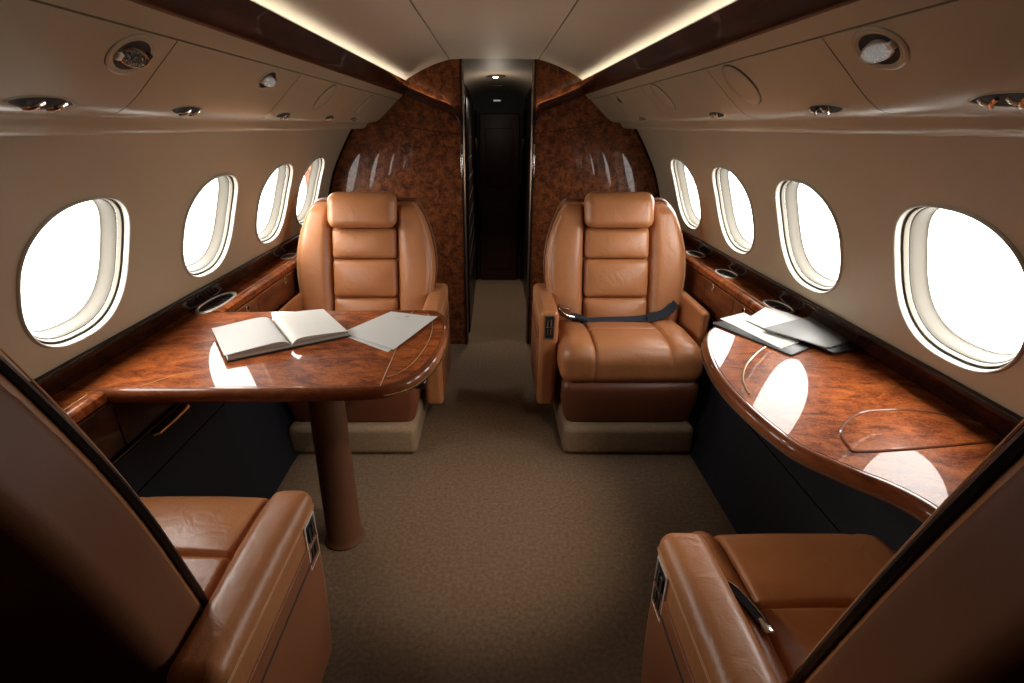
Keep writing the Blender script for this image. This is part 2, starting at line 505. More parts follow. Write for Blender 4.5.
# ceiling: three panels with narrow dark joints
def ceil_z(x):
    x = abs(x)
    return 1.818 - .10 * x * x if x < .262 else 1.811 - .052 * (x - .262) / .25 - .75 * (x - .262) ** 2
cc = [(-.259 + .518 * i / 12, ceil_z(-.259 + .518 * i / 12)) for i in range(13)]
mb = MB(); prism(mb, thick(cc, .012), YB, YF + .02); struct(mb.build('ceiling', M['ceil']))
for side in (-1, 1):
    cs = [(side * (.264 + .296 * i / 12), ceil_z(.264 + .296 * i / 12)) for i in range(13)]
    mb = MB(); prism(mb, thick(cs, .012 * side), YB, YF + .02)
    struct(mb.build('ceiling_left' if side < 0 else 'ceiling_right', M['ceil']))
    # outer skin above the bins closes the shell
    mb = MB(); prism(mb, thick([(side * x, z) for x, z in ((.0, 1.86), (.4, 1.83), (.62, 1.76), (.80, 1.62), (.93, 1.45), (.93, 1.40))], .02 * side), YB, YF + .08)
    struct(mb.build('ceiling_skin_left' if side < 0 else 'ceiling_skin_right', M['black']))
    # wooden valance rail
    rp = [(.503, 1.690), (.509, 1.696), (.517, 1.694), (.545, 1.640), (.56, 1.622), (.552, 1.6185), (.5405, 1.6225), (.533, 1.631), (.5285, 1.643), (.516, 1.666)]
    mb = MB(); prism(mb, [(side * x, z) for x, z in rp], YB, YF - .005)
    struct(mb.build('trim_5' if side < 0 else 'trim_6', M['wood'], sharp=50))
    # light strip in the cove behind the rail
    mb = MB(); box(mb, side * .536, side * .548, YB + .1, YF - .03, 1.660, 1.668)
    tag(mb.build('cove_light', M['cove'], smooth=False),
        'warm light strip glowing behind the %s wooden rail along the ceiling edge' % ('left' if side < 0 else 'right'), 'light strip')
    # header strip between rail and bin panels
    hp = [(.540, 1.624), (.5705, 1.5955)]
    mb = MB(); prism(mb, [(side * x, z) for x, z in thick(hp, .014)], YB, YF - .03)
    struct(mb.build('trim_7' if side < 0 else 'trim_8', M['bin']))
    # dark body behind the bin panels
    mb = MB(); prism(mb, [(side * x, z) for x, z in ((.555, 1.63), (.575, 1.606), (.70, 1.50), (.745, 1.488), (.78, 1.50), (.78, 1.62), (.58, 1.66))], YB, YF - .04)
    struct(mb.build('bin_body_left' if side < 0 else 'bin_body_right', M['black']))

# overhead panels, each between two joints
FA = [(.5735, 1.5930), (.600, 1.5680), (.630, 1.5405), (.650, 1.5215), (.660, 1.5122), (.670, 1.5033), (.680, 1.4950), (.690, 1.4876), (.700, 1.4813), (.710, 1.4763), (.720, 1.4726), (.730, 1.4702), (.742, 1.469)]
EDG = {-1: [YB, 1.085, 1.745, 2.38, 2.93, YF - .045], 1: [YB, 1.048, 1.592, 2.285, 2.90, YF - .045]}
PL = {-1: ['cream overhead bin at upper left with the unlit reading lamp', 'cream overhead bin on the left holding the lit reading lamp', 'cream overhead bin on the left with the large round cover', 'cream overhead bin on the left beyond the large round cover', 'small far cream overhead bin touching the left burl bulkhead'],
      1: ['cream overhead bin at upper right with the reading lamp', 'cream overhead bin on the right with the nearer large round cover', 'cream overhead bin on the right with the farther round cover', 'narrow cream overhead bin on the right before the last one', 'last cream overhead bin touching the right burl bulkhead']}
for side in (-1, 1):
    for i in range(5):
        y0, y1 = EDG[side][i] + .0018, EDG[side][i + 1] - .0018
        mb = MB(); prism(mb, [(side * x, z) for x, z in thick(FA, .012)], y0, y1)
        o = mb.build('overhead_bin', M['bin'], sharp=30)
        tag(o, PL[side][i], 'overhead bin', 'overhead bins on the %s side' % ('left' if side < 0 else 'right'))

def fas(side, k):
    """point and inward normal on the sloping panel, k = x coordinate"""
    for a, b in zip(FA, FA[1:]):
        if a[0] <= k <= b[0]:
            t = (k - a[0]) / (b[0] - a[0]); d = Vector((b[0] - a[0], 0, b[1] - a[1])).normalized()
            n = Vector((d.z, 0, -d.x)); n = n if n.z < 0 else -n
            return Vector((side * k, 0, a[1] + t * (b[1] - a[1]))), Vector((side * n.x, 0, n.z))
def reading_lamp(side, y, k, R, lit, label):
    p, n = fas(side, k); p.y = y
    root = thing('reading_lamp', label, 'lamp', p, 'overhead reading lamps')
    F = frame((0, 0, 0), n, (0, 1, 0)) @ Matrix.Diagonal((1, .74, 1, 1))
    mb = MB(); lathe(mb, [(R * 1.12, -.001), (R * 1.10, .0015), (R * 1.04, .0030), (R * .98, .0032), (R * .90, .0020), (R * .84, .0006)], 44, F)
    mb.build('flange', M['bin'], root)
    mb = MB(); lathe(mb, [(R * .90, .0016), (R * .86, .0024), (R * .80, .0016)], 44, F); mb.build('bezel', M['bin'], root)
    mb = MB(); lathe(mb, [(R * .84, .0011), (R * .70, .0009), (.0001, .0008)], 40, F)
    mb.build('socket', M['black'], root)  # flat black disc, its colour stands in for the shade of a recess
    G = frame(F @ Vector((-R * .08, 0, .007)), (n.x + side * .12, -.30, n.z), (0, 1, 0)) @ Matrix.Diagonal((1, .62, 1, 1))
    mb = MB(); lathe(mb, [(R * .52, -.010), (R * .56, -.003), (R * .54, .002), (R * .47, .003)], 36, G)
    mb.build('lamp_ring', M['satin'] if lit else M['gold'], root)
    mb = MB(); lathe(mb, [(R * .49, .002), (R * .36, .004), (R * .2, .005), (.0001, .0055)], 32, G)
    mb.build('lens', M['lens_lit'] if lit else M['lens_off'], root)
    for sg in (-1, 1):
        mb = MB(); rbox(mb, (sg * R * .66, sg * R * .12, .004), (.007, .009, .004), .003, 2, 1); put(mb, F)
        mb.build('pivot', M['satin'] if sg < 0 else M['black'], root)
reading_lamp(-1, .995, .608, .052, False, 'unlit round reading lamp with sparkling glass, upper left overhead panel')
reading_lamp(-1, 1.555, .604, .045, True, 'lit round reading lamp, second along the left overhead panels')
reading_lamp(1, .935, .606, .052, True, 'lit round reading lamp at upper right overhead panel')
def round_cover(side, y, k, R, label):
    p, n = fas(side, k); p.y = y
    root = thing('speaker_cover', label, 'speaker cover', p, 'round overhead speaker covers')
    F = frame((0, 0, 0), n, (0, 1, 0))
    mb = MB(); lathe(mb, [(R, -.001), (R, .0012), (R * .955, .0012)], 48, F); mb.build('shadow_ring', M['seal'], root)
    mb = MB(); lathe(mb, [(R * .965, -.001), (R * .96, .0028), (R * .93, .0036), (R * .6, .004), (.0001, .004)], 48, F); mb.build('cover_disc', M['bin'], root)
round_cover(1, 1.465, .624, .066, 'larger nearer round cream cover on the right overhead panels')
round_cover(1, 2.12, .622, .064, 'smaller farther round cream cover on the right overhead panels')
round_cover(-1, 2.12, .622, .062, 'round cream cover on the left overhead panel past the lit lamp')
round_cover(-1, 2.77, .624, .058, 'far round cream cover nearest the left burl bulkhead')
p, n = fas(1, .60); p.y = 2.76
root = thing('overhead_latch', 'tiny dark latch on the far right overhead panel', 'latch', p)
F = frame((0, 0, 0), n, (0, 1, 0))
mb = MB(); rbox(mb, (0, 0, .001), (.010, .022, .002), .0015, 2, 1); put(mb, F); mb.build('latch_plate', M['bronze'], root)
mb = MB(); rbox(mb, (0, .004, .004), (.005, .010, .002), .0015, 2, 1); put(mb, F); mb.build('latch_button', M['seal'], root)

def air_vent(side, y, L, label):
    p, n = fas(side, .696); p.y = y
    root = thing('air_vent', label, 'air vent', p, 'chrome air vents along the bins')
    F = frame((0, 0, 0), n, (0, 1, 0)); W = .0140
    def eye(sc, z, mb):
        pts = []
        for k in range(40):
            a = 2 * PI * k / 40
            pts.append((L * sc * math.cos(a), W * sc * math.sin(a) * (abs(math.sin(a)) ** .35), z))
        return mb.add([F @ Vector(q) for q in pts], [])
    mb = MB(); eye(1.16, -.0008, mb); eye(1.08, .0018, mb); eye(1.0, .0008, mb)
    fs = [(j * 40 + k, j * 40 + (k + 1) % 40, (j + 1) * 40 + (k + 1) % 40, (j + 1) * 40 + k) for j in range(2) for k in range(40)]
    mb.f += fs; mb.build('vent_rim', M['bin'], root)
    mb = MB(); eye(1.03, .0010, mb); mb.f.append(tuple(range(40))); mb.build('vent_recess', M['black'], root, smooth=False)  # flat face, the shade of a recess is put into its black
    for dx in (-.36, .36):
        m2 = MB()
        q = [(dx * L - .012, -.009, .003), (dx * L - .004, -.004, .006), (dx * L + .002, .004, .007), (dx * L + .012, .009, .004)]
        tube(m2, [F @ Vector(v) + n * .002 for v in spline(q, 4)], .0034, 8)
        q = [(dx * L + .002, .003, .006), (dx * L + .011, -.004, .006), (dx * L + .017, -.009, .003)]
        tube(m2, [F @ Vector(v) + n * .002 for v in spline(q, 4)], .0028, 8)
        m2.build('lever', M['chrome'], root)
for side, y, L, lab in ((-1, .885, .062, 'largest chrome lever air vent at the far left edge of the left bins'),
                        (-1, 1.298, .058, 'chrome lever air vent between the two left reading lamps'),
                        (-1, 1.885, .055, 'chrome lever air vent below and past the lit left lamp'),
                        (-1, 2.40, .05, 'small chrome air vent under the far left round covers'),
                        (-1, 2.80, .045, 'farthest small air vent on the left bins near the bulkhead'),
                        (1, .775, .062, 'air vent cut by the right edge of the picture on the right bins'),
                        (1, 1.205, .062, 'chrome lever air vent under the right reading lamp panel'),
                        (1, 1.785, .056, 'chrome lever air vent left of the nearer right round cover'),
                        (1, 2.66, .05, 'farthest small air vent on the right bins near the bulkhead')):
    air_vent(side, y, L, lab)

# floor
mb = MB(); box(mb, -1.2, 1.2, YB - .05, 5.4, -.05, 0); struct(mb.build('floor', M['carpet'], smooth=False))
mb = MB(); box(mb, -1.3, 1.3, YB - .06, YB, -.05, 1.95); struct(mb.build('wall_back', M['leather_back'], smooth=False))

# front bulkheads of burl
XL, XR = -.190, .237
def bulk_y(x): return YF + .05 * max(0, (abs(x) - .2)) ** 2
for nm, x0, x1 in (('wall_front_left', -1.22, XL), ('wall_front_right', XR, 1.22)):
    n = 14; vs = []; fs = []
    for zz in (0, 1.86):
        for i in range(n + 1):
            x = x0 + (x1 - x0) * i / n
            vs += [(x, bulk_y(x), zz), (x, YF + .16, zz)]
    m2 = 2 * (n + 1)
    for i in range(n):
        a = 2 * i
        fs += [(a, a + 2, a + 2 + m2, a + m2), (a + 1, a + 3, a + 3 + m2, a + 1 + m2), (a, a + 1, a + 3, a + 2), (a + m2, a + 1 + m2, a + 3 + m2, a + 2 + m2)]
    fs += [(0, 1, 1 + m2, m2), (2 * n, 2 * n + 1, 2 * n + 1 + m2, 2 * n + m2)]
    mb = MB().add(vs, fs); struct(mb.build(nm, M['burl'], sharp=30))
# wooden rail that runs on across each bulkhead, its light, and a fine joint line
for side in (-1, 1):
    xi = XL - .012 if side < 0 else XR + .012
    ax = [.53, .46, .40, .34, .30, .262]
    az = [1.652, 1.626, 1.600, 1.578, 1.566, 1.548]
    pts = [(side * x, z) for x, z in zip(ax, az)] + [(xi + side * .03, 1.528), (xi + side * .004, 1.480)]
    vs = []; fs = []
    prof = [(0, .002), (-.022, .002), (-.026, .017), (-.034, .018), (-.042, .010), (-.044, -.006), (-.036, -.020), (0, -.034)]
    pts = [(p[0], p[1]) for p in spline([(x, z, 0) for x, z in pts], 5)]
    for x, z in pts:
        vs += [(x, bulk_y(x) + dy, z + dz) for dy, dz in prof]
    K = len(prof)
    for i in range(len(pts) - 1):
        for k in range(K):
            a = i * K + k; b = i * K + (k + 1) % K
            fs.append((a, b, b + K, a + K))
    fs += [tuple(range(K)), tuple(range((len(pts) - 1) * K, len(pts) * K))]
    mb = MB().add(vs, fs); struct(mb.build('trim_9' if side < 0 else 'trim_10', M['wood']))
    mb = MB()
    tube(mb, [(x, bulk_y(x) - .012, z + .007) for x, z in pts[2:-11]], .003, 6)
    o = mb.build('rail_light', M['rail'])
    tag(o, 'thin warm light line along the %s bulkhead rail' % ('left' if side < 0 else 'right'), 'light strip')
    mb = MB(); xs = [.70, .5, .35, abs(xi)]; zs = [1.476, 1.440, 1.418, 1.405]
    tube(mb, [(side * x if x != abs(xi) else xi, bulk_y(x) - .0005, z) for x, z in zip(xs, zs)], .0022, 6)
    struct(mb.build('trim_11' if side < 0 else 'trim_12', M['wood']))
    # dark edge where bulkhead meets the side wall
    mb = MB(); pr = [wallp(STOT * i / 24) for i in range(25)]
    tube(mb, [(side * (x - .004), bulk_y(x) - .004, z) for x, z in pr], .010, 6)
    struct(mb.build('trim_13' if side < 0 else 'trim_14', M['woodtrim']))
    # jamb of the passage opening with its bright latch strip
    x = XL if side < 0 else XR
    mb = MB(); box(mb, x - (.014 if side < 0 else -.002), x + (.002 if side < 0 else .014) * 1, YF - .004, YF + .17, 0, 1.815)
    jamb = struct(mb.build('trim_15' if side < 0 else 'trim_16', M['pdark'], smooth=False))
    xe = x + (.004 if side < 0 else -.004)
    mb = MB(); tube(mb, [(xe, YF - .002, .02), (xe, YF - .002, 1.80)], .006, 8)
    struct(mb.build('trim_17' if side < 0 else 'trim_18', M['bronze']))
    mb = MB(); rbox(mb, (x - (.012 if side < 0 else -.012), YF - .007, 1.245), (.006, .003, .10), .002, 2, 2)
    mb.build('latch_strip', M['chrome'], jamb)

# passage beyond
Y2 = 5.2
PX0, PX1 = -.205, .285
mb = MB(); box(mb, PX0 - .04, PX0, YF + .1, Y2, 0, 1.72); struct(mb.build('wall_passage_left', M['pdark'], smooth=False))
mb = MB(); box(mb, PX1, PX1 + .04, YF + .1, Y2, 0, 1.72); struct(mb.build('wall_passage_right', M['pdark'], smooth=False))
mb = MB()
arch = [(PX0 - .03 + (PX1 - PX0 + .06) * i / 16, 1.70 + .10 * math.sin(PI * i / 16) ** .7) for i in range(17)]
vs = []; fs = []
for j in range(9):
    t = j / 8; y = YF + .02 + (Y2 - YF - .02) * t
    for x, z in arch:
        vs.append((x, y, z * 1 + (1 - t) * (1.818 - z) * 1.0 - t * .05))
for j in range(8):
    for i in range(16):
        a = j * 17 + i; fs.append((a, a + 1, a + 18, a + 17))
mb.add(vs, fs); struct(mb.build('ceiling_passage', M['passage'], sharp=60))
mb = MB(); box(mb, PX0 - .3, PX1 + .3, Y2, Y2 + .1, 0, 1.95); struct(mb.build('wall_far', M['black'], smooth=False))
for sx in (PX0 - .05, PX1 + .03):
    mb = MB(); box(mb, sx, sx + .02, YF + .05, Y2 + .05, 1.60, 1.86); struct(mb.build('wall_passage_upper', M['passage'], smooth=False))
mb = MB(); box(mb, PX0 - .1, PX1 + .1, YF + .0, Y2 + .1, 1.90, 1.92); struct(mb.build('ceiling_passage_skin', M['black'], smooth=False))
# door at the end
droot = bpy.data.objects.new('door_1', None); COL.objects.link(droot); struct(droot)
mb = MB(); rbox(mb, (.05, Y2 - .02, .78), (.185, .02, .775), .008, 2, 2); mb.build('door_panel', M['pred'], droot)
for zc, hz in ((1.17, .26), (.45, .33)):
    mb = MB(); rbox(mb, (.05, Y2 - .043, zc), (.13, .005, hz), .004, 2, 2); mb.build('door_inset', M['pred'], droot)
for xx in (-.163, .268):
    mb = MB(); tube(mb, [(xx, Y2 - .06, .05), (xx, Y2 - .06, 1.58)], .011, 8); mb.build('door_post', M['pdark'], droot)
    mb = MB(); rbox(mb, (xx, Y2 - .075, 1.30), (.006, .006, .045), .003, 2, 2); mb.build('door_handle', M['chrome'], droot)
# storage rack along the left side of the passage
root = thing('storage_rack', 'dark rack with thin metal shelf lips on the left of the passage', 'rack', (PX0 + .012, 4.3, 0))
mb = MB(); 
box(mb, -.010, .0125, -.585, .70, 0, 1.62)
for y in (3.72, 4.35, 5.0): box(mb, -.010, .014, y - 4.3 - .012, y - 4.3 + .012, 0, 1.62)
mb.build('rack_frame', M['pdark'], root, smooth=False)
for i in range(9):
    mb = MB(); z = .42 + .135 * i
    box(mb, -.010, .0145, -.57, .69, z - .004, z + .004)
    sh = mb.build('rack_shelf', M['pred'], root, smooth=False)
    mb = MB(); tube(mb, [(.015, -.57, z + .006), (.015, .69, z + .006)], .0022, 6); mb.build('shelf_lip', M['bronze'], sh)
# passage ceiling lamp, slot, sign
root = thing('ceiling_lamp', 'small recessed round lamp in the passage ceiling', 'lamp', (.012, 4.25, 1.785))
mb = MB(); lathe(mb, [(.075, .004), (.072, -.006), (.055, -.008), (.045, .000)], 32); mb.build('lamp_ring', M['bronze'], root)
mb = MB(); lathe(mb, [(.05, -.002), (.0001, -.001)], 28); mb.build('lamp_well', M['seal'], root)
mb = MB(); lathe(mb, [(.022, -.006), (.015, -.012), (.0001, -.014)], 20); mb.build('lamp_bulb', mat('bulb', (1, .9, .8), emit=(1, .9, .78), es=6), root)
root = thing('ceiling_slot', 'thin dark slot in the passage ceiling behind the round lamp', 'vent', (.02, 4.85, 1.763))
mb = MB(); rbox(mb, (0, 0, 0), (.055, .012, .004), .003, 2, 2); mb.build('slot_frame', M['passage'], root)
mb = MB(); rbox(mb, (0, -.002, -.003), (.05, .007, .003), .002, 2, 2); mb.build('slot_opening', M['black'], root)
root = thing('passage_sign', 'tiny pale lit sign above the dark door at the end of the passage', 'sign', (.027, Y2 - .012, 1.662))
mb = MB(); rbox(mb, (0, 0, 0), (.045, .008, .014), .003, 2, 2); mb.build('sign_case', M['pdark'], root)
for i in range(5):
    mb = MB(); rbox(mb, (-.026 + .013 * i, -.009, 0), (.0045, .002, .006), .001, 1, 1); mb.build('sign_mark', M['sign'], root)
ld = bpy.data.lights.new('passage_light', 'SPOT'); ld.energy = 32; ld.spot_size = math.radians(75); ld.spot_blend = .7; ld.color = (1, .86, .7); ld.shadow_soft_size = .03
lo = bpy.data.objects.new('passage_light', ld); COL.objects.link(lo); lo.location = (.012, 4.25, 1.765)
ld = bpy.data.lights.new('passage_fill', 'POINT'); ld.energy = 1.3; ld.color = (1, .86, .7); ld.shadow_soft_size = .05  # added fill hung below the lamp to brighten the passage ceiling
lo = bpy.data.objects.new('passage_fill', ld); COL.objects.link(lo); lo.location = (.012, 4.1, 1.62)

# ------------------------------------------------------------------ side cabinets and ledges
LX = 1.04
def ledge(side):
    sd = 'left' if side < 0 else 'right'
    root = thing('side_ledge', 'glossy burl wood ledge running under the %s windows' % sd, 'ledge', (side * 1.1, 1.2, .76))
    prof = [(LX + .004, .762), (LX - .004, .768), (LX - .007, .78), (LX - .004, .792), (LX + .006, .7995), (LX + .02, .80), (1.172, .80), (1.172, .762)]
    for ya, yc in ((YB, 1.2335), (1.8835, YF - .004)) if side < 0 else ((YB, .6005), (1.8735, YF - .004)):
        mb = MB(); prism(mb, [(side * x, z) for x, z in prof], ya, yc); mb.build('ledge_top', M['table'], root)
        mb = MB(); tube(mb, [(side * (LX + .024), ya + .02, .8002), (side * (LX + .024), yc - .02, .8002)], .0016, 6); mb.build('inlay_line', M['inlay'], root)
        mb = MB(); tube(mb, [(side * (LX + .001), ya + .02, .758), (side * (LX + .001), yc - .005, .758)], .0028, 6); mb.build('metal_strip', M['chrome'], root)
    settle(root)
    return root
LG = {-1: ledge(-1), 1: ledge(1)}
def holder(side, y, hy, hx, label, slats):
    x = side * 1.104
    root = thing('cup_holder' if not slats else 'ledge_vent', label, 'cup holder' if not slats else 'air vent', (x, y, .80), None if slats else 'oval cup holders in the right ledge')
    def oval(sc, z): return [(hx * sc * math.cos(2 * PI * k / 40), hy * sc * math.copysign(abs(math.sin(2 * PI * k / 40)) ** .8, math.sin(2 * PI * k / 40)), z) for k in range(40)]
    mb = MB(); mb.add(oval(1.12, -.001) + oval(1.10, .004) + oval(.98, .0055) + oval(.92, .001), [(j * 40 + k, j * 40 + (k + 1) % 40, (j + 1) * 40 + (k + 1) % 40, (j + 1) * 40 + k) for j in range(3) for k in range(40)])
    mb.build('rim', M['satin'], root)
    mb = MB(); mb.add(oval(.95, .0012), [tuple(range(40))]); mb.build('well', M['black'], root, smooth=False)
    if slats:
        for i in range(7):
            yy = -hy * .7 + 1.4 * hy * i / 6; ww = hx * .8 * math.sqrt(max(.1, 1 - (yy / hy) ** 2))
            mb = MB(); rbox(mb, (0, yy, .002), (ww, .004, .0016), .001, 1, 1); mb.build('slat', M['bronze'], root)
    else:
        mb = MB(); lathe(mb, [(hx * .78, .0015), (hx * .72, .003), (hx * .62, .003), (hx * .55, .0015)], 28, Matrix.Translation((0, -hy * .25, 0)))
        mb.build('cup_ring', M['bronze'], root)
        mb = MB(); tube(mb, [(0, hy * .45, .002), (0, hy * .8, .003)], .003, 6); mb.build('thumb_tab', M['chrome'], root)
holder(-1, 1.985, .125, .04, 'oval slatted vent with chrome rim set into the left ledge', True)
holder(1, 1.93, .075, .038, 'chrome rimmed oval cup holder just behind the folders on right ledge', False)
holder(1, 2.42, .075, .038, 'chrome rimmed oval cup holder midway along the right ledge', False)
holder(1, 2.83, .075, .038, 'farthest dark oval cup holder beside the right far armchair', False)
holder(-1, 2.78, .06, .034, 'small far vent in the left ledge beside the left far armchair', True)

def cabinet(side):
    sd = 'left' if side < 0 else 'right'
    root = thing('side_cabinet', 'long navy and burl cabinet under the %s ledge' % sd, 'cabinet', (side * 1.0, 1.2, 0))
    zs = .345 if side > 0 else .47
    def px(z): return .935 + .095 * min(1, z / .40)
    def pan(z0, z1):
        zz = [z0, z1] if not z0 < .4 < z1 else [z0, .40, z1]
        return [(px(z), z) for z in zz] + [(px(z) + .025, z) for z in reversed(zz)]
    mb = MB(); prism(mb, [(side * x, z) for x, z in pan(0.0, zs - .003)], YB, YF - .03); mb.build('lower_panel', M['navy'], root)
    mb = MB(); prism(mb, [(side * x, z) for x, z in pan(zs + .003, .598)], YB, YF - .03); mb.build('upper_panel', M['navy'], root)
    mb = MB(); prism(mb, [(side * x, z) for x, z in ((.962, 0), (1.057, .40), (1.062, .60), (1.062, .758), (1.15, .758), (1.15, 0))], YB, YF - .02); mb.build('carcass', M['black'], root)
    mb = MB(); tube(mb, [(side * 1.036, YB + .1, .602), (side * 1.036, YF - .04, .602)], .003, 6); mb.build('metal_strip', M['bronze'], root)
    ed = [YB, -.2, .62, 1.22, 1.80, 2.17, 2.50, 2.9, YF - .03] if side > 0 else [YB, -.2, .66, 1.26, 1.80, 2.20, 2.63, 3.05, YF - .03]
    for i in range(len(ed) - 1):
        y0, y1 = ed[i] + .002, ed[i + 1] - .002
        mb = MB(); rbox(mb, (side * 1.055, (y0 + y1) / 2, .681), (.012, (y1 - y0) / 2, .073), .004, 2, 2)
        dr = mb.build('drawer_front', M['wood'] if y0 < 1.2 and side < 0 or 1.2 < y0 < 1.8 else M['edge'], root)
        yl = y1 - .10 if i != 2 else (y0 + .45)
        F = frame((side * 1.0425, yl, .738), (-side, 0, 0), (0, 1, 0))
        mb2 = MB(); lathe(mb2, [(.017, -.002), (.017, .003), (.013, .005), (.011, .002), (.0001, .002)], 20, F)
        lt = mb2.build('latch', M['gold'], dr)
        m3 = MB(); rbox(m3, (0, 0, .005), (.003, .008, .002), .001, 1, 1); put(m3, F); m3.build('latch_key', M['black'], dr)
    if side < 0:
        mb = MB(); tube(mb, [(-1.032, 1.355, .585), (-1.020, 1.365, .585), (-1.018, 1.45, .585), (-1.020, 1.53, .585), (-1.032, 1.54, .585)], .0065, 8)
        mb.build('pull_handle', M['gold'], root)
    settle(root)
cabinet(-1); cabinet(1)

# ------------------------------------------------------------------ tables
def table_top(root, poly, zt, th, name='tabletop'):
    top = MB(); slab(top, offset(poly, .020), [(0, zt - .012), (0, zt - .0006), (.0012, zt)])
    top.build(name, M['table'], root, sharp=25)
    ring = MB()
    n = len(poly); prof = [(.018, zt - th), (.006, zt - th + .003), (0, zt - th + .012), (-.001, zt - .016), (.003, zt - .006), (.009, zt - .001), (.014, zt - .0002), (.0195, zt - .0008), (.0195, zt - .012)]
    vs = []; fs = []
    for d, z in prof: vs += [(x, y, z) for x, y in offset(poly, d)]
    for j in range(len(prof) - 1):
        for k in range(n):
            a = j * n + k; b = j * n + (k + 1) % n
            fs.append((a, b, b + n, a + n))
    fs.append(tuple(range(n))[::-1]); e = (len(prof) - 1) * n; fs.append(tuple(range(e, e + n)))
    ring.add(vs, fs)
    return ring.build('edge_band', M['edge'], root, sharp=40)

lt = [(-1.170, 1.235), (-1.03, 1.235), (-.9, 1.235), (-.7, 1.236), (-.5, 1.240), (-.38, 1.245), (-.30, 1.256), (-.235, 1.30), (-.195, 1.375), (-.170, 1.48), (-.158, 1.60), (-.160, 1.71), (-.178, 1.82), (-.21, 1.885), (-.26, 1.902), (-.4, 1.902), (-.7, 1.892), (-.9, 1.885), (-1.03, 1.882), (-1.170, 1.882)]
ltp = [(p[0], p[1]) for p in spline([(x, y, 0) for x, y in lt], 5)]
TB = thing('conference_table', 'fold-out burl table at left on one round brown leg', 'table', (-.568, 1.56, 0))
table_top(TB, ltp, .80, .042)
ins = offset(ltp, .055)
arc = [p for p in ins if p[0] > -.305]
mb = MB(); tube(mb, [(x, y, .8002) for x, y in arc], .0015, 6); mb.build('inlay_line', M['inlay'], TB)
mb = MB(); tube(mb, [(-.308, 1.262, .8002), (-.308, 1.895, .8002)], .0015, 6); mb.build('fold_joint', M['inlay'], TB)
mb = MB(); tube(mb, [(-.955, 1.262, .8002), (-.90, 1.33, .8002), (-.84, 1.36, .8002)], .0012, 6); mb.build('inlay_curve', M['inlay'], TB)
mb = MB(); rbox(mb, (-.56, 1.57, .745), (.36, .20, .014), .01, 2, 3); mb.build('support_frame', M['pdark'], TB)
mb = MB(); lathe(mb, [(.0001, .002), (.072, .002), (.074, .008), (.069, .016), (.064, .03), (.0615, .3), (.058, .73)], 36, Matrix.Translation((-.568, 1.56, 0)))
mb.build('leg', M['legm'], TB)
mb = MB(); tube(mb, [(x, y - .001 if False else y, .772) for x, y in offset(ltp, -.0015) if x > -.31 and y < 1.62], .0035, 6); mb.build('metal_strip', M['gold'], TB)
settle(TB)

rt = [(1.172, 1.872), (1.04, 1.868), (.94, 1.845), (.86, 1.80), (.79, 1.745), (.735, 1.68), (.687, 1.59), (.645, 1.44), (.625, 1.29), (.628, 1.147), (.655, .99), (.70, .918), (.737, .872), (.771, .834), (.795, .79), (.808, .74), (.828, .69), (.87, .635), (.95, .608), (1.03, .602), (1.172, .602)]
rtp = [(p[0], p[1]) for p in spline([(x, y, 0) for x, y in rt], 5)]
RT = thing('side_table', 'curved burl wood side table below the right windows', 'table', (.95, 1.2, .76))
table_top(RT, rtp, .80, .042)
mb = MB()
tube(mb, [(x, y, .8003) for x, y, z in spline([(.668, 1.215, 0), (.69, 1.30, 0), (.745, 1.40, 0), (.83, 1.50, 0), (.90, 1.56, 0)], 6)], .003, 6); mb.build('raised_inlay', M['inlay'], RT)
mb = MB()
pl = spline([(1.15, .998, 0), (1.02, .978, 0), (.9, .962, 0), (.785, .952, 0), (.776, .968, 0), (.79, 1.02, 0), (.83, 1.07, 0), (.90, 1.118, 0), (.96, 1.130, 0), (1.042, 1.130, 0), (1.11, 1.10, 0), (1.155, 1.06, 0)], 6)
tube(mb, [(x, y, .8003) for x, y, z in pl], .0035, 6); mb.build('raised_lid_edge', M['edge'], RT)
mb = MB(); tube(mb, [(x, y, .771) for x, y in offset(rtp, -.0012) if y < 1.75 and x < 1.0], .0028, 6); mb.build('metal_strip', M['bronze'], RT)
mb = MB(); box(mb, .90, 1.028, .62, 1.78, .735, .757); mb.build('support_frame', M['pdark'], RT, smooth=False)
settle(RT)

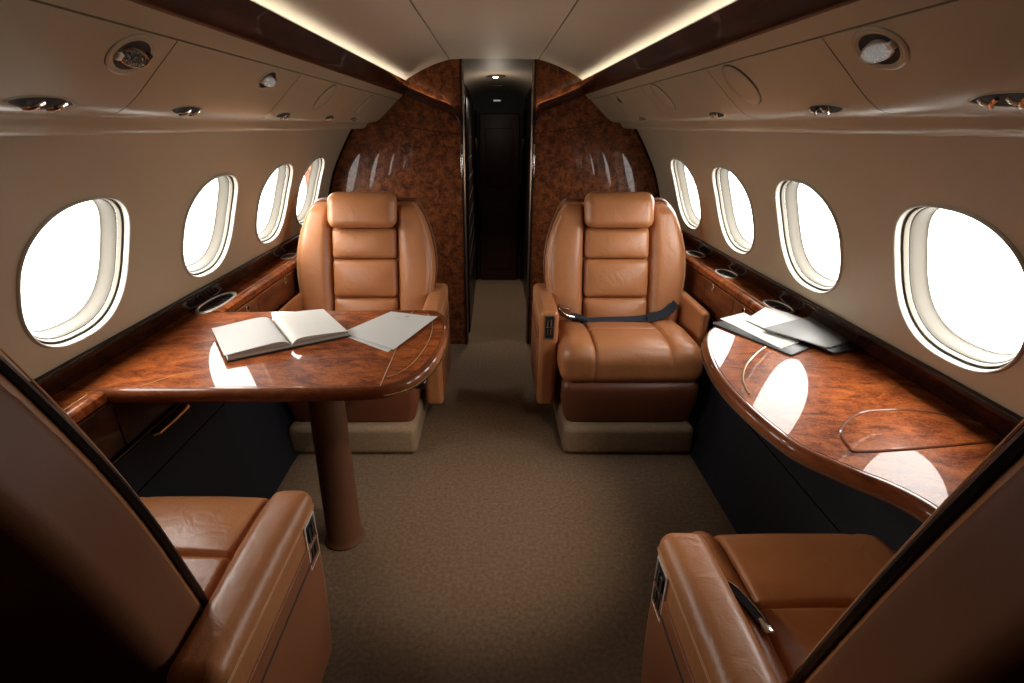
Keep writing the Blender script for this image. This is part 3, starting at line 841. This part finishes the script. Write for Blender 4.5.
# ------------------------------------------------------------------ things on the tables
book = thing('open_book', 'open book with blank cream pages lying on the left table', 'book', (-.712, 1.632, .8004))
book.scale = (.93, .93, 1)
book.rotation_euler = (0, 0, math.radians(33.4))
def page_z(u): return .0075 + .0245 * (1 - math.exp(-u / .012)) * (1 - .48 * (u / .195) ** 1.6)
mb = MB(); rbox(mb, (0, 0, .0022), (.204, .152, .0022), .002, 2, 2); mb.build('cover', M['cover'], book)
for sg in (-1, 1):
    n = 16; vs = []; fs = []
    us = [.195 * (i / n) ** 1.4 for i in range(n + 1)]
    for v in (-.146, .146):
        for i, u in enumerate(us):
            vs.append((sg * u, v, page_z(u)))
        for i, u in enumerate(us):
            vs.append((sg * (u + .004 * (i == n)), v, .0046))
    q = 2 * (n + 1)
    for i in range(n):
        fs += [(i, i + 1, i + 1 + q, i + q), (i, i + 1, i + 1 + n + 1, i + n + 1), (i + q, i + 1 + q, i + n + 2 + q, i + n + 1 + q), (i + n + 1, i + n + 2, i + n + 2 + q, i + n + 1 + q)]
    fs += [(n, n + q, 2 * n + 1 + q, 2 * n + 1), (0, q, n + 1 + q, n + 1)]
    pb = MB().add(vs, fs).build('page_block', M['pages'], book, sharp=30)
    pb.data.materials.append(M['leaves'])
    for pf in pb.data.polygons:
        if abs(pf.normal.z) < .5: pf.material_index = 1
    # a few loose leaves fanned at the outer edge
    for j in range(3):
        m2 = MB(); vs = []
        ua = [.02 + (.175 + .006 * j) * i / 10 for i in range(11)]
        for v in (-.145, .145):
            vs += [(sg * u, v, page_z(min(u, .195)) + .0008 + .0011 * j * (u / .2) ** 2 - (.0004 * j)) for u in ua]
        m2.add(vs, [(i, i + 1, i + 12, i + 11) for i in range(10)])
        if sg < 0: m2.build('page', M['paper'], book)

def sheet(name, quad, z0, th, m, label, cat, group=None, curl=None, r=.004, mark=None):
    c = [sum(p[i] for p in quad) / len(quad) for i in (0, 1)]
    a = sum(quad[i - 1][0] * quad[i][1] - quad[i][0] * quad[i - 1][1] for i in range(len(quad)))
    if a < 0: quad = quad[::-1]
    N = 12; vs = []; q = [Vector((p[0] - c[0], p[1] - c[1])) for p in quad]
    for top in (0, 1):
        for i in range(N + 1):
            for j in range(N + 1):
                u, v = i / N, j / N
                p = (q[0] * (1 - u) + q[1] * u) * (1 - v) + (q[3] * (1 - u) + q[2] * u) * v
                z = curl(u, v) if curl else 0
                vs.append((p.x, p.y, z + th * top))
    K = (N + 1) ** 2; fs = []
    for i in range(N):
        for j in range(N):
            a = i * (N + 1) + j
            fs += [(a, a + 1, a + N + 2, a + N + 1), (a + K, a + 1 + K, a + N + 2 + K, a + N + 1 + K)]
    rim = [i * (N + 1) for i in range(N + 1)] + [N * (N + 1) + j for j in range(1, N + 1)] + [i * (N + 1) + N for i in range(N - 1, -1, -1)] + [j for j in range(N - 1, 0, -1)]
    for a, b in zip(rim, rim[1:] + rim[:1]): fs.append((a, b, b + K, a + K))
    o = MB().add(vs, fs).build(name, m, sharp=40); o.location = (c[0], c[1], z0)
    tag(o, label, cat, group)
    if mark:
        for (u0, u1, v0, v1) in mark:
            vs = []
            for u, v in ((u0, v0), (u1, v0), (u1, v1), (u0, v1)):
                p = (q[0] * (1 - u) + q[1] * u) * (1 - v) + (q[3] * (1 - u) + q[2] * u) * v
                vs.append((p.x, p.y, (curl(u, v) if curl else 0) + th + .0006))
            MB().add(vs, [(0, 1, 2, 3)]).build('printed_mark', M['ink'], o, smooth=False)
    return o
cu = lambda u, v: .001 + .016 * max(0, u + v - 1.1) ** 2 + .004 * (1 - u) * (1 - v)
lowq = [(-.520, 1.640), (-.330, 1.489), (-.225, 1.78), (-.395, 1.850)]
topq = [(-.514, 1.648), (-.314, 1.502), (-.206, 1.798), (-.388, 1.864)]
sheet('paper_sheet', lowq, .8006, .0012, M['paper'], 'lower white paper sheet peeking out under the printed one on the left table', 'paper', 'papers on the left table')
sheet('paper_sheet', topq, .8026, .001, M['paper'], 'upper white printed paper sheet with raised corner beside the open book', 'paper', 'papers on the left table',
      curl=lambda u, v: .001 + .02 * max(0, u - .55) ** 2 * v, mark=[(.42, .50, .86, .91), (.30, .62, .80, .805), (.30, .6, .77, .775)])

def rslab(name, quad, z0, th, m, label, cat, r, group=None):
    c = [sum(p[i] for p in quad) / len(quad) for i in (0, 1)]
    a = sum(quad[i - 1][0] * quad[i][1] - quad[i][0] * quad[i - 1][1] for i in range(len(quad)))
    if a < 0: quad = quad[::-1]
    q = round_poly([(p[0] - c[0], p[1] - c[1]) for p in quad], r)
    mb = MB(); slab(mb, q, [(.001, 0), (0, .0006), (0, th - .0006), (.001, th)])
    o = mb.build(name, m, sharp=40); o.location = (c[0], c[1], z0); tag(o, label, cat, group); return o
H0, F0 = 1.45, 523.
sp, cp = math.sin(math.radians(22.394)), math.cos(math.radians(22.394))
rslab('black_folder', [(.770, 1.735), (.905, 1.455), (1.02, 1.53), (.93, 1.815)], .8003, .006, M['cover'], 'black folder under the loose white papers on right side table', 'folder', .012)
sheet('paper_sheet', [(.815, 1.775), (.895, 1.50), (.985, 1.555), (.93, 1.84)], .8066, .0015, M['paper'], 'lower white paper sheet on the black folder, right side table', 'paper', 'papers on the right side table')
sheet('paper_sheet', [(.895, 1.75), (.935, 1.62), (1.11, 1.775), (1.035, 1.895)], .8086, .002, M['paper'], 'upper white paper sheet half under the grey folder', 'paper', 'papers on the right side table',
      curl=lambda u, v: .0015 * math.sin(3 * u) + .001)
rslab('black_folder', [(.975, 1.62), (1.030, 1.445), (1.150, 1.495), (1.12, 1.70)], .8130, .004, M['cover'], 'black folder directly beneath the grey folder on right side table', 'folder', .012)
rslab('grey_folder', [(.905, 1.645), (1.025, 1.475), (1.152, 1.545), (1.130, 1.765)], .8172, .005, M['grey'], 'flat grey folder on top of the papers, right side table', 'folder', .014)

# ------------------------------------------------------------------ armchairs
def armchair(label, loc, face, hw, chw, arm_in, arm_w, top, aisle, bhw, bx=0, panel='front', belt=None, has_out=True, drop=.28):
    """modelled facing +y at the origin: y=0 is the arm front, hw half seat width, aisle=+1/-1 the x side of the aisle arm"""
    root = thing('armchair', label, 'armchair', loc, 'tan leather cabin armchairs')
    if face < 0: root.rotation_euler = (0, 0, PI)
    sl = .27
    def yb(z): return -.30 - sl * (z - .5)
    # plinth
    mb = MB(); rbox(mb, (0, -.13, .075), (hw - .03, .335, .075), .03, 4, 3, f=lambda x, y, z: (x * (1.03 - .25 * max(0, z - .0) * .3), y, max(z, .0005))); mb.build('plinth', M['plinth'], root)
    # leg rest
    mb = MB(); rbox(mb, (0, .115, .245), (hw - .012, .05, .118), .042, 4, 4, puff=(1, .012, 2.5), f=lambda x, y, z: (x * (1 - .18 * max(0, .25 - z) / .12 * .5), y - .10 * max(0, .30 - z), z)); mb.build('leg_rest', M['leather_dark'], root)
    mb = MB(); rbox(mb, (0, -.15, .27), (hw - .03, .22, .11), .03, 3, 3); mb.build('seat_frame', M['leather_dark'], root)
    # seat cushion: middle roll, rear pad, two bolsters
    def droop(x, y, z):
        zz = z - .40 * max(0, y - .06) ** 1.5 - .02 * (y < -.1) * min(1, (-.1 - y) / .2)
        if z > .36:
            ax = abs(x) if face < 0 or x * aisle > 0 else 0; up = 1 if z > .45 else (z - .36) / .09
            if ax: zz -= up * .013 * math.exp(-((ax - chw) / .007) ** 2)
            zz += up * .012 * max(0, 1 - (ax / chw) ** 2) * max(0, 1 - ((y - .03) / .13) ** 2) if ax < chw else 0
            if ax < chw + .004: zz -= up * .012 * math.exp(-((y + .095) / .007) ** 2)
            if ax > chw: zz += up * .016 * math.sin(PI * min(1, (ax - chw) / max(.01, hw - chw))) 
        if y > .1: 
            y -= .006 * math.exp(-((abs(x) - chw) / .010) ** 2) * min(1, (y - .1) / .05)
        return (x, y, zz)
    mb = MB(); rbox(mb, (0, -.09, .435), (hw, .25, .087), .062, 6, 84, puff=(2, .012, 2.6), f=droop); mb.build('seat_cushion', M['leather'], root, sharp=60)
    # backrest
    ZB, ZT = (.44, top - .018) if face < 0 else (.36, top)
    def hwz(z):
        t = (z - ZB) / (ZT - ZB)
        a = (.90 if face < 0 else .99) + (.10 if face < 0 else .01) * min(1, t / .45)
        if t > .5: a -= drop * ((t - .5) / .5) ** 2
        return a
    def shape(x, y, z): return (bx + x * hwz(z), y + yb(z), z)
    zc, hz = (ZB + ZT) / 2, (ZT - ZB) / 2
    if face < 0: sy, shy, py = -.072, .045, -.026
    else: sy, shy, py = -.050, .066, .018
    mb = MB(); rbox(mb, (0, sy, zc), (bhw, shy, hz), .030, 4, 14, puff=(1, .02, 2.0), f=shape)
    shell = mb.build('back_shell', M['leather_back'], root)
    # piping round the edge of the shell
    def outline(ofs, yy, nn=28):
        pts = []
        zs = [ZB + .02 + (ZT - ZB - .02) * (i / nn) for i in range(nn + 1)]
        R = .06
        zs = [z for z in zs if z < ZT + ofs - R - .01] + [ZT + ofs - R + R * math.sin(PI / 2 * i / 10) for i in range(11)]
        right = []
        for z in zs:
            e = bhw + ofs
            dz = z - (ZT + ofs - R)
            e2 = e if dz < 0 else e - R + math.sqrt(max(0, R * R - dz * dz))
            right.append((e2 * hwz(z), z))
        L = [(-x, z) for x, z in right]
        full = L + [(x, z) for x, z in right[::-1]]
        return [(bx + x, yy + yb(z), z) for x, z in full]
    mb = MB(); tube(mb, outline(-.004, py), .007, 6); mb.build('piping', M['piping'] if face > 0 else M['leather_dark'], shell)
    pw = min(.168, bhw * .5)
    mb = MB(); rbox(mb, (0, -.035, zc - .004), (bhw - .004, .028, hz - .006), .026, 4, 12, f=shape); bk = mb.build('backrest', M['leather'], root)
    for sg in (-1, 1):
        w = (bhw - pw) / 2 - .003
        def wing(x, y, z, sg=sg):
            k = hwz(z); xin = sg * pw * 1.0
            xx = xin + (x - xin) * (bhw * k - pw) / (bhw - pw)
            return (bx + xx, y + yb(z), z)
        mb = MB(); rbox(mb, (sg * (pw + w + .003), -.012, zc - .012), (w, .052, hz - .012), .05, 6, 12, puff=(1, .014, 2.2), f=wing)
        wg = mb.build('side_bolster', M['leather'], bk)
        for dd, yy in ((.006, .0375), (.013, .0405)):
            pts = []
            for i in range(24):
                z = ZB + .10 + (ZT - ZB - .17) * i / 23
                pts.append(wing(sg * (bhw - .012 - dd), yy + .001, z))
            mb = MB(); tube(mb, pts, .0011, 5); mb.build('stitching', M['stitch'], wg)
    splits = [ZB + .02, ZB + .02 + (ZT - ZB) * .245, ZB + (ZT - ZB) * .565, ZB + (ZT - ZB) * .80]
    if face > 0: splits = [ZB + .02, .66, .86, 1.08, ZT - .12]
    for z0, z1 in zip(splits, splits[1:]):
        mb = MB(); rbox(mb, (0, -.008, (z0 + z1) / 2), (pw - .002, .042, (z1 - z0) / 2 - .001), .024, 5, 8, puff=(1, .020, 2.4), f=lambda x, y, z: (bx + x, y + yb(z), z))
        mb.build('back_panel', M['leather'], bk)
    zh = top - .062
    mb = MB(); rbox(mb, (0, .040, zh), (pw + .006, .055, .085), .045, 6, 8, puff=(1, .012, 2.4), f=lambda x, y, z: (bx + x, y + yb(z), z)); mb.build('headrest', M['leather'], root)
    # arms
    for sg in (aisle, -aisle):
        if sg != aisle and not has_out: continue
        if sg == aisle: x0, x1 = arm_in, arm_in + arm_w; zt, zb_, yf, yr = .652, .135, 0, (-.50 if face < 0 else -.475)
        else: x0, x1 = hw + .004, hw + .004 + has_out; zt, zb_, yf, yr = .645, .41, 0, -.42
        xc, hx = sg * (x0 + x1) / 2, (x1 - x0) / 2
        def af(x, y, z):
            t = max(0, (.40 - z) / .27)
            return (x, y - .035 * t * t, z - .012 * max(0, (-y - .35)) )
        mb = MB(); rbox(mb, (xc, (yf + yr) / 2, (zt + zb_) / 2), (hx, (yf - yr) / 2, (zt - zb_) / 2), (.026 if face < 0 else .032) if hx > .042 else hx * .7, 6, 8, puff=(2, .006, 2.0), f=af)
        arm = mb.build('armrest', M['leather'], root)
        xo = sg * x1
        if sg == aisle:
            # storage door and slit on the outer face
            mb = MB(); rbox(mb, (xo, -.25, .36), (.004, .215, .19), .0035, 2, 3, f=lambda x, y, z: (x, y - .035 * max(0, (.40 - z) / .27) ** 2, z)); mb.build('side_panel', M['leather_side'], arm)
            mb = MB(); tube(mb, [(xo + sg * .0045, -.05, .505), (xo + sg * .0045, -.44, .505)], .0022, 6); mb.build('slit', M['black'], arm)
            for q in (.615, .609):
                mb = MB(); tube(mb, [(xo + sg * .0003, -.02, q), (xo + sg * .0003, -.48, q)], .0010, 5); mb.build('stitching', M['stitch'], arm)
            if panel == 'front':
                o, nrm, tx, W2, H2 = (xc, .0008, .574), (0, 1, 0), (1, 0, 0), hx - .022, .058
            else:
                o, nrm, tx, W2, H2 = (xo + sg * .0008, -.068, .545), (sg, 0, 0), (0, 1, 0), .032, .064
            F = frame(o, nrm, tx)
            mb = MB(); po = round_poly([(-W2, -H2), (W2, -H2), (W2, H2), (-W2, H2)], .006)
            n = len(po); vs = []; fs = []
            for d, z in ((0, -.002), (0, .003), (.004, .004), (.006, .001)): vs += [(x, y, z) for x, y in offset(po, d)]
            for j in range(3):
                for k in range(n): fs.append((j * n + k, j * n + (k + 1) % n, (j + 1) * n + (k + 1) % n, (j + 1) * n + k))
            mb.add(vs, fs); put(mb, F); cpn = mb.build('control_panel', M['bronze'] if face < 0 else M['satin'], arm)
            mb = MB(); mb.add([(x, y, .0014) for x, y in offset(po, .0055)], [tuple(range(n))]); put(mb, F); mb.build('panel_recess', M['black'], cpn, smooth=False)
            for yy in (-.30, .34):
                for xx in (-.32, .32):
                    mb = MB(); rbox(mb, (xx * W2, yy * H2 * 1.2, .003), (W2 * .2, H2 * .30, .003), .0015, 2, 1); put(mb, F); mb.build('control_button', M['seal'], cpn)
                    mb = MB(); tube(mb, [(xx * W2 + W2 * .12, yy * H2 * 1.2 - H2 * .27, .0062), (xx * W2 + W2 * .12, yy * H2 * 1.2 + H2 * .27, .0062)], .0014, 5); put(mb, F); mb.build('button_edge', M['chrome'], cpn)
            mb = MB(); tube(mb, [(-W2 * .9, -H2 * .03, .005), (W2 * .9, -H2 * .03, .005)], .0018, 5); put(mb, F); mb.build('panel_bar', M['chrome'], cpn)
    if belt: belt(root)
    return root

def belt_far(root):
    # lap belt lying across the rear of the seat (local frame faces +y, chair is turned about)
    z = .525
    pts = spline([(.325, -.16, .60), (.29, -.17, .585), (.245, -.19, .555), (.20, -.215, z), (.10, -.235, z - .002), (0, -.240, z), (-.10, -.235, z + .006), (-.18, -.232, .545), (-.24, -.245, .565), (-.285, -.262, .60)], 5)
    mb = MB(); ribbon(mb, pts, .038, .004, (0, -.8, .5)); b = mb.build('seat_belt', M['belt'], root)
    mb = MB(); rbox(mb, (.205, -.200, .552), (.045, .024, .012), .008, 3, 2, f=lambda x, y, zz: (x, y, zz + (x - .205) * .25)); mb.build('buckle', M['belt'], b)
    mb = MB(); rbox(mb, (.285, -.165, .60), (.034, .018, .026), .012, 3, 2, f=lambda x, y, zz: (x, y, zz + (x - .285) * .35)); h = mb.build('belt_housing', M['leather_back'], b)
    mb = MB(); tube(mb, spline([(.315, -.146, .622), (.29, -.143, .595), (.265, -.146, .580), (.235, -.155, .570)], 5), .0035, 6); mb.build('chrome_trim', M['chrome'], b)
    mb = MB(); tube(mb, spline([(.315, -.146, .624), (.285, -.146, .620), (.262, -.152, .614)], 5), .003, 6); mb.build('chrome_trim', M['chrome'], b)
    mb = MB(); ribbon(mb, spline([(-.15, -.215, .548), (-.21, -.212, .560), (-.265, -.225, .585), (-.295, -.245, .615)], 5), .045, .004, (0, -.3, .95)); mb.build('belt_tail', M['belt'], b)

def belt_near(root):
    s = -1
    pts = spline([(s * .232, -.040, .535), (s * .222, -.055, .548), (s * .208, -.085, .552), (s * .190, -.130, .545), (s * .178, -.160, .533)], 6)
    mb = MB(); ribbon(mb, pts, .020, .006, (1, .35, .1)); b = mb.build('seat_belt', M['belt'], root)
    mb = MB(); tube(mb, [(p[0] + .008, p[1], p[2] + .004) for p in pts], .0022, 6); mb.build('chrome_trim', M['chrome'], b)
    mb = MB(); rbox(mb, (s * .181, -.152, .539), (.010, .018, .007), .004, 2, 2); mb.build('buckle', M['chrome'], b)

# far pair face the camera, near pair face away
armchair('tan leather armchair facing us behind the left table', (-.668, 2.30, 0), -1, .325, .175, .323, .090, 1.118, -1, .365, panel='front', has_out=.022)
armchair('tan leather armchair facing us with a seat belt across it, right of the aisle', (.634, 2.30, 0), -1, .33, .175, .328, .090, 1.118, 1, .37, panel='front', belt=belt_far, has_out=.045)
armchair('nearest left tan armchair seen from behind, its arm beside the table leg', (-.775, 1.03, 0), 1, .242, .165, .243, .100, 1.30, 1, .246, panel='side', has_out=0, drop=.36)
armchair('nearest right tan armchair seen from behind below the side table', (.715, .89, 0), 1, .258, .170, .260, .103, 1.34, -1, .248, bx=.02, panel='side', belt=belt_near, has_out=0, drop=.14)

for nm, p0, p1, en, an in (('reading_light_beam', (-.545, 1.565, 1.49), (.70, .93, .5), 15, 30), ('reading_light_beam', (.555, .975, 1.49), (-.10, 1.72, 0), 58, 50)):  # at the two lit lamps; the first is aimed to fill the near-right cushion
    ld = bpy.data.lights.new(nm, 'SPOT'); ld.energy = en; ld.spot_size = math.radians(an); ld.spot_blend = 1; ld.color = (1, .83, .64); ld.shadow_soft_size = .02
    lo = bpy.data.objects.new(nm, ld); COL.objects.link(lo); lo.location = p0
    lo.rotation_euler = (Vector(p1) - Vector(p0)).to_track_quat('-Z', 'Y').to_euler()
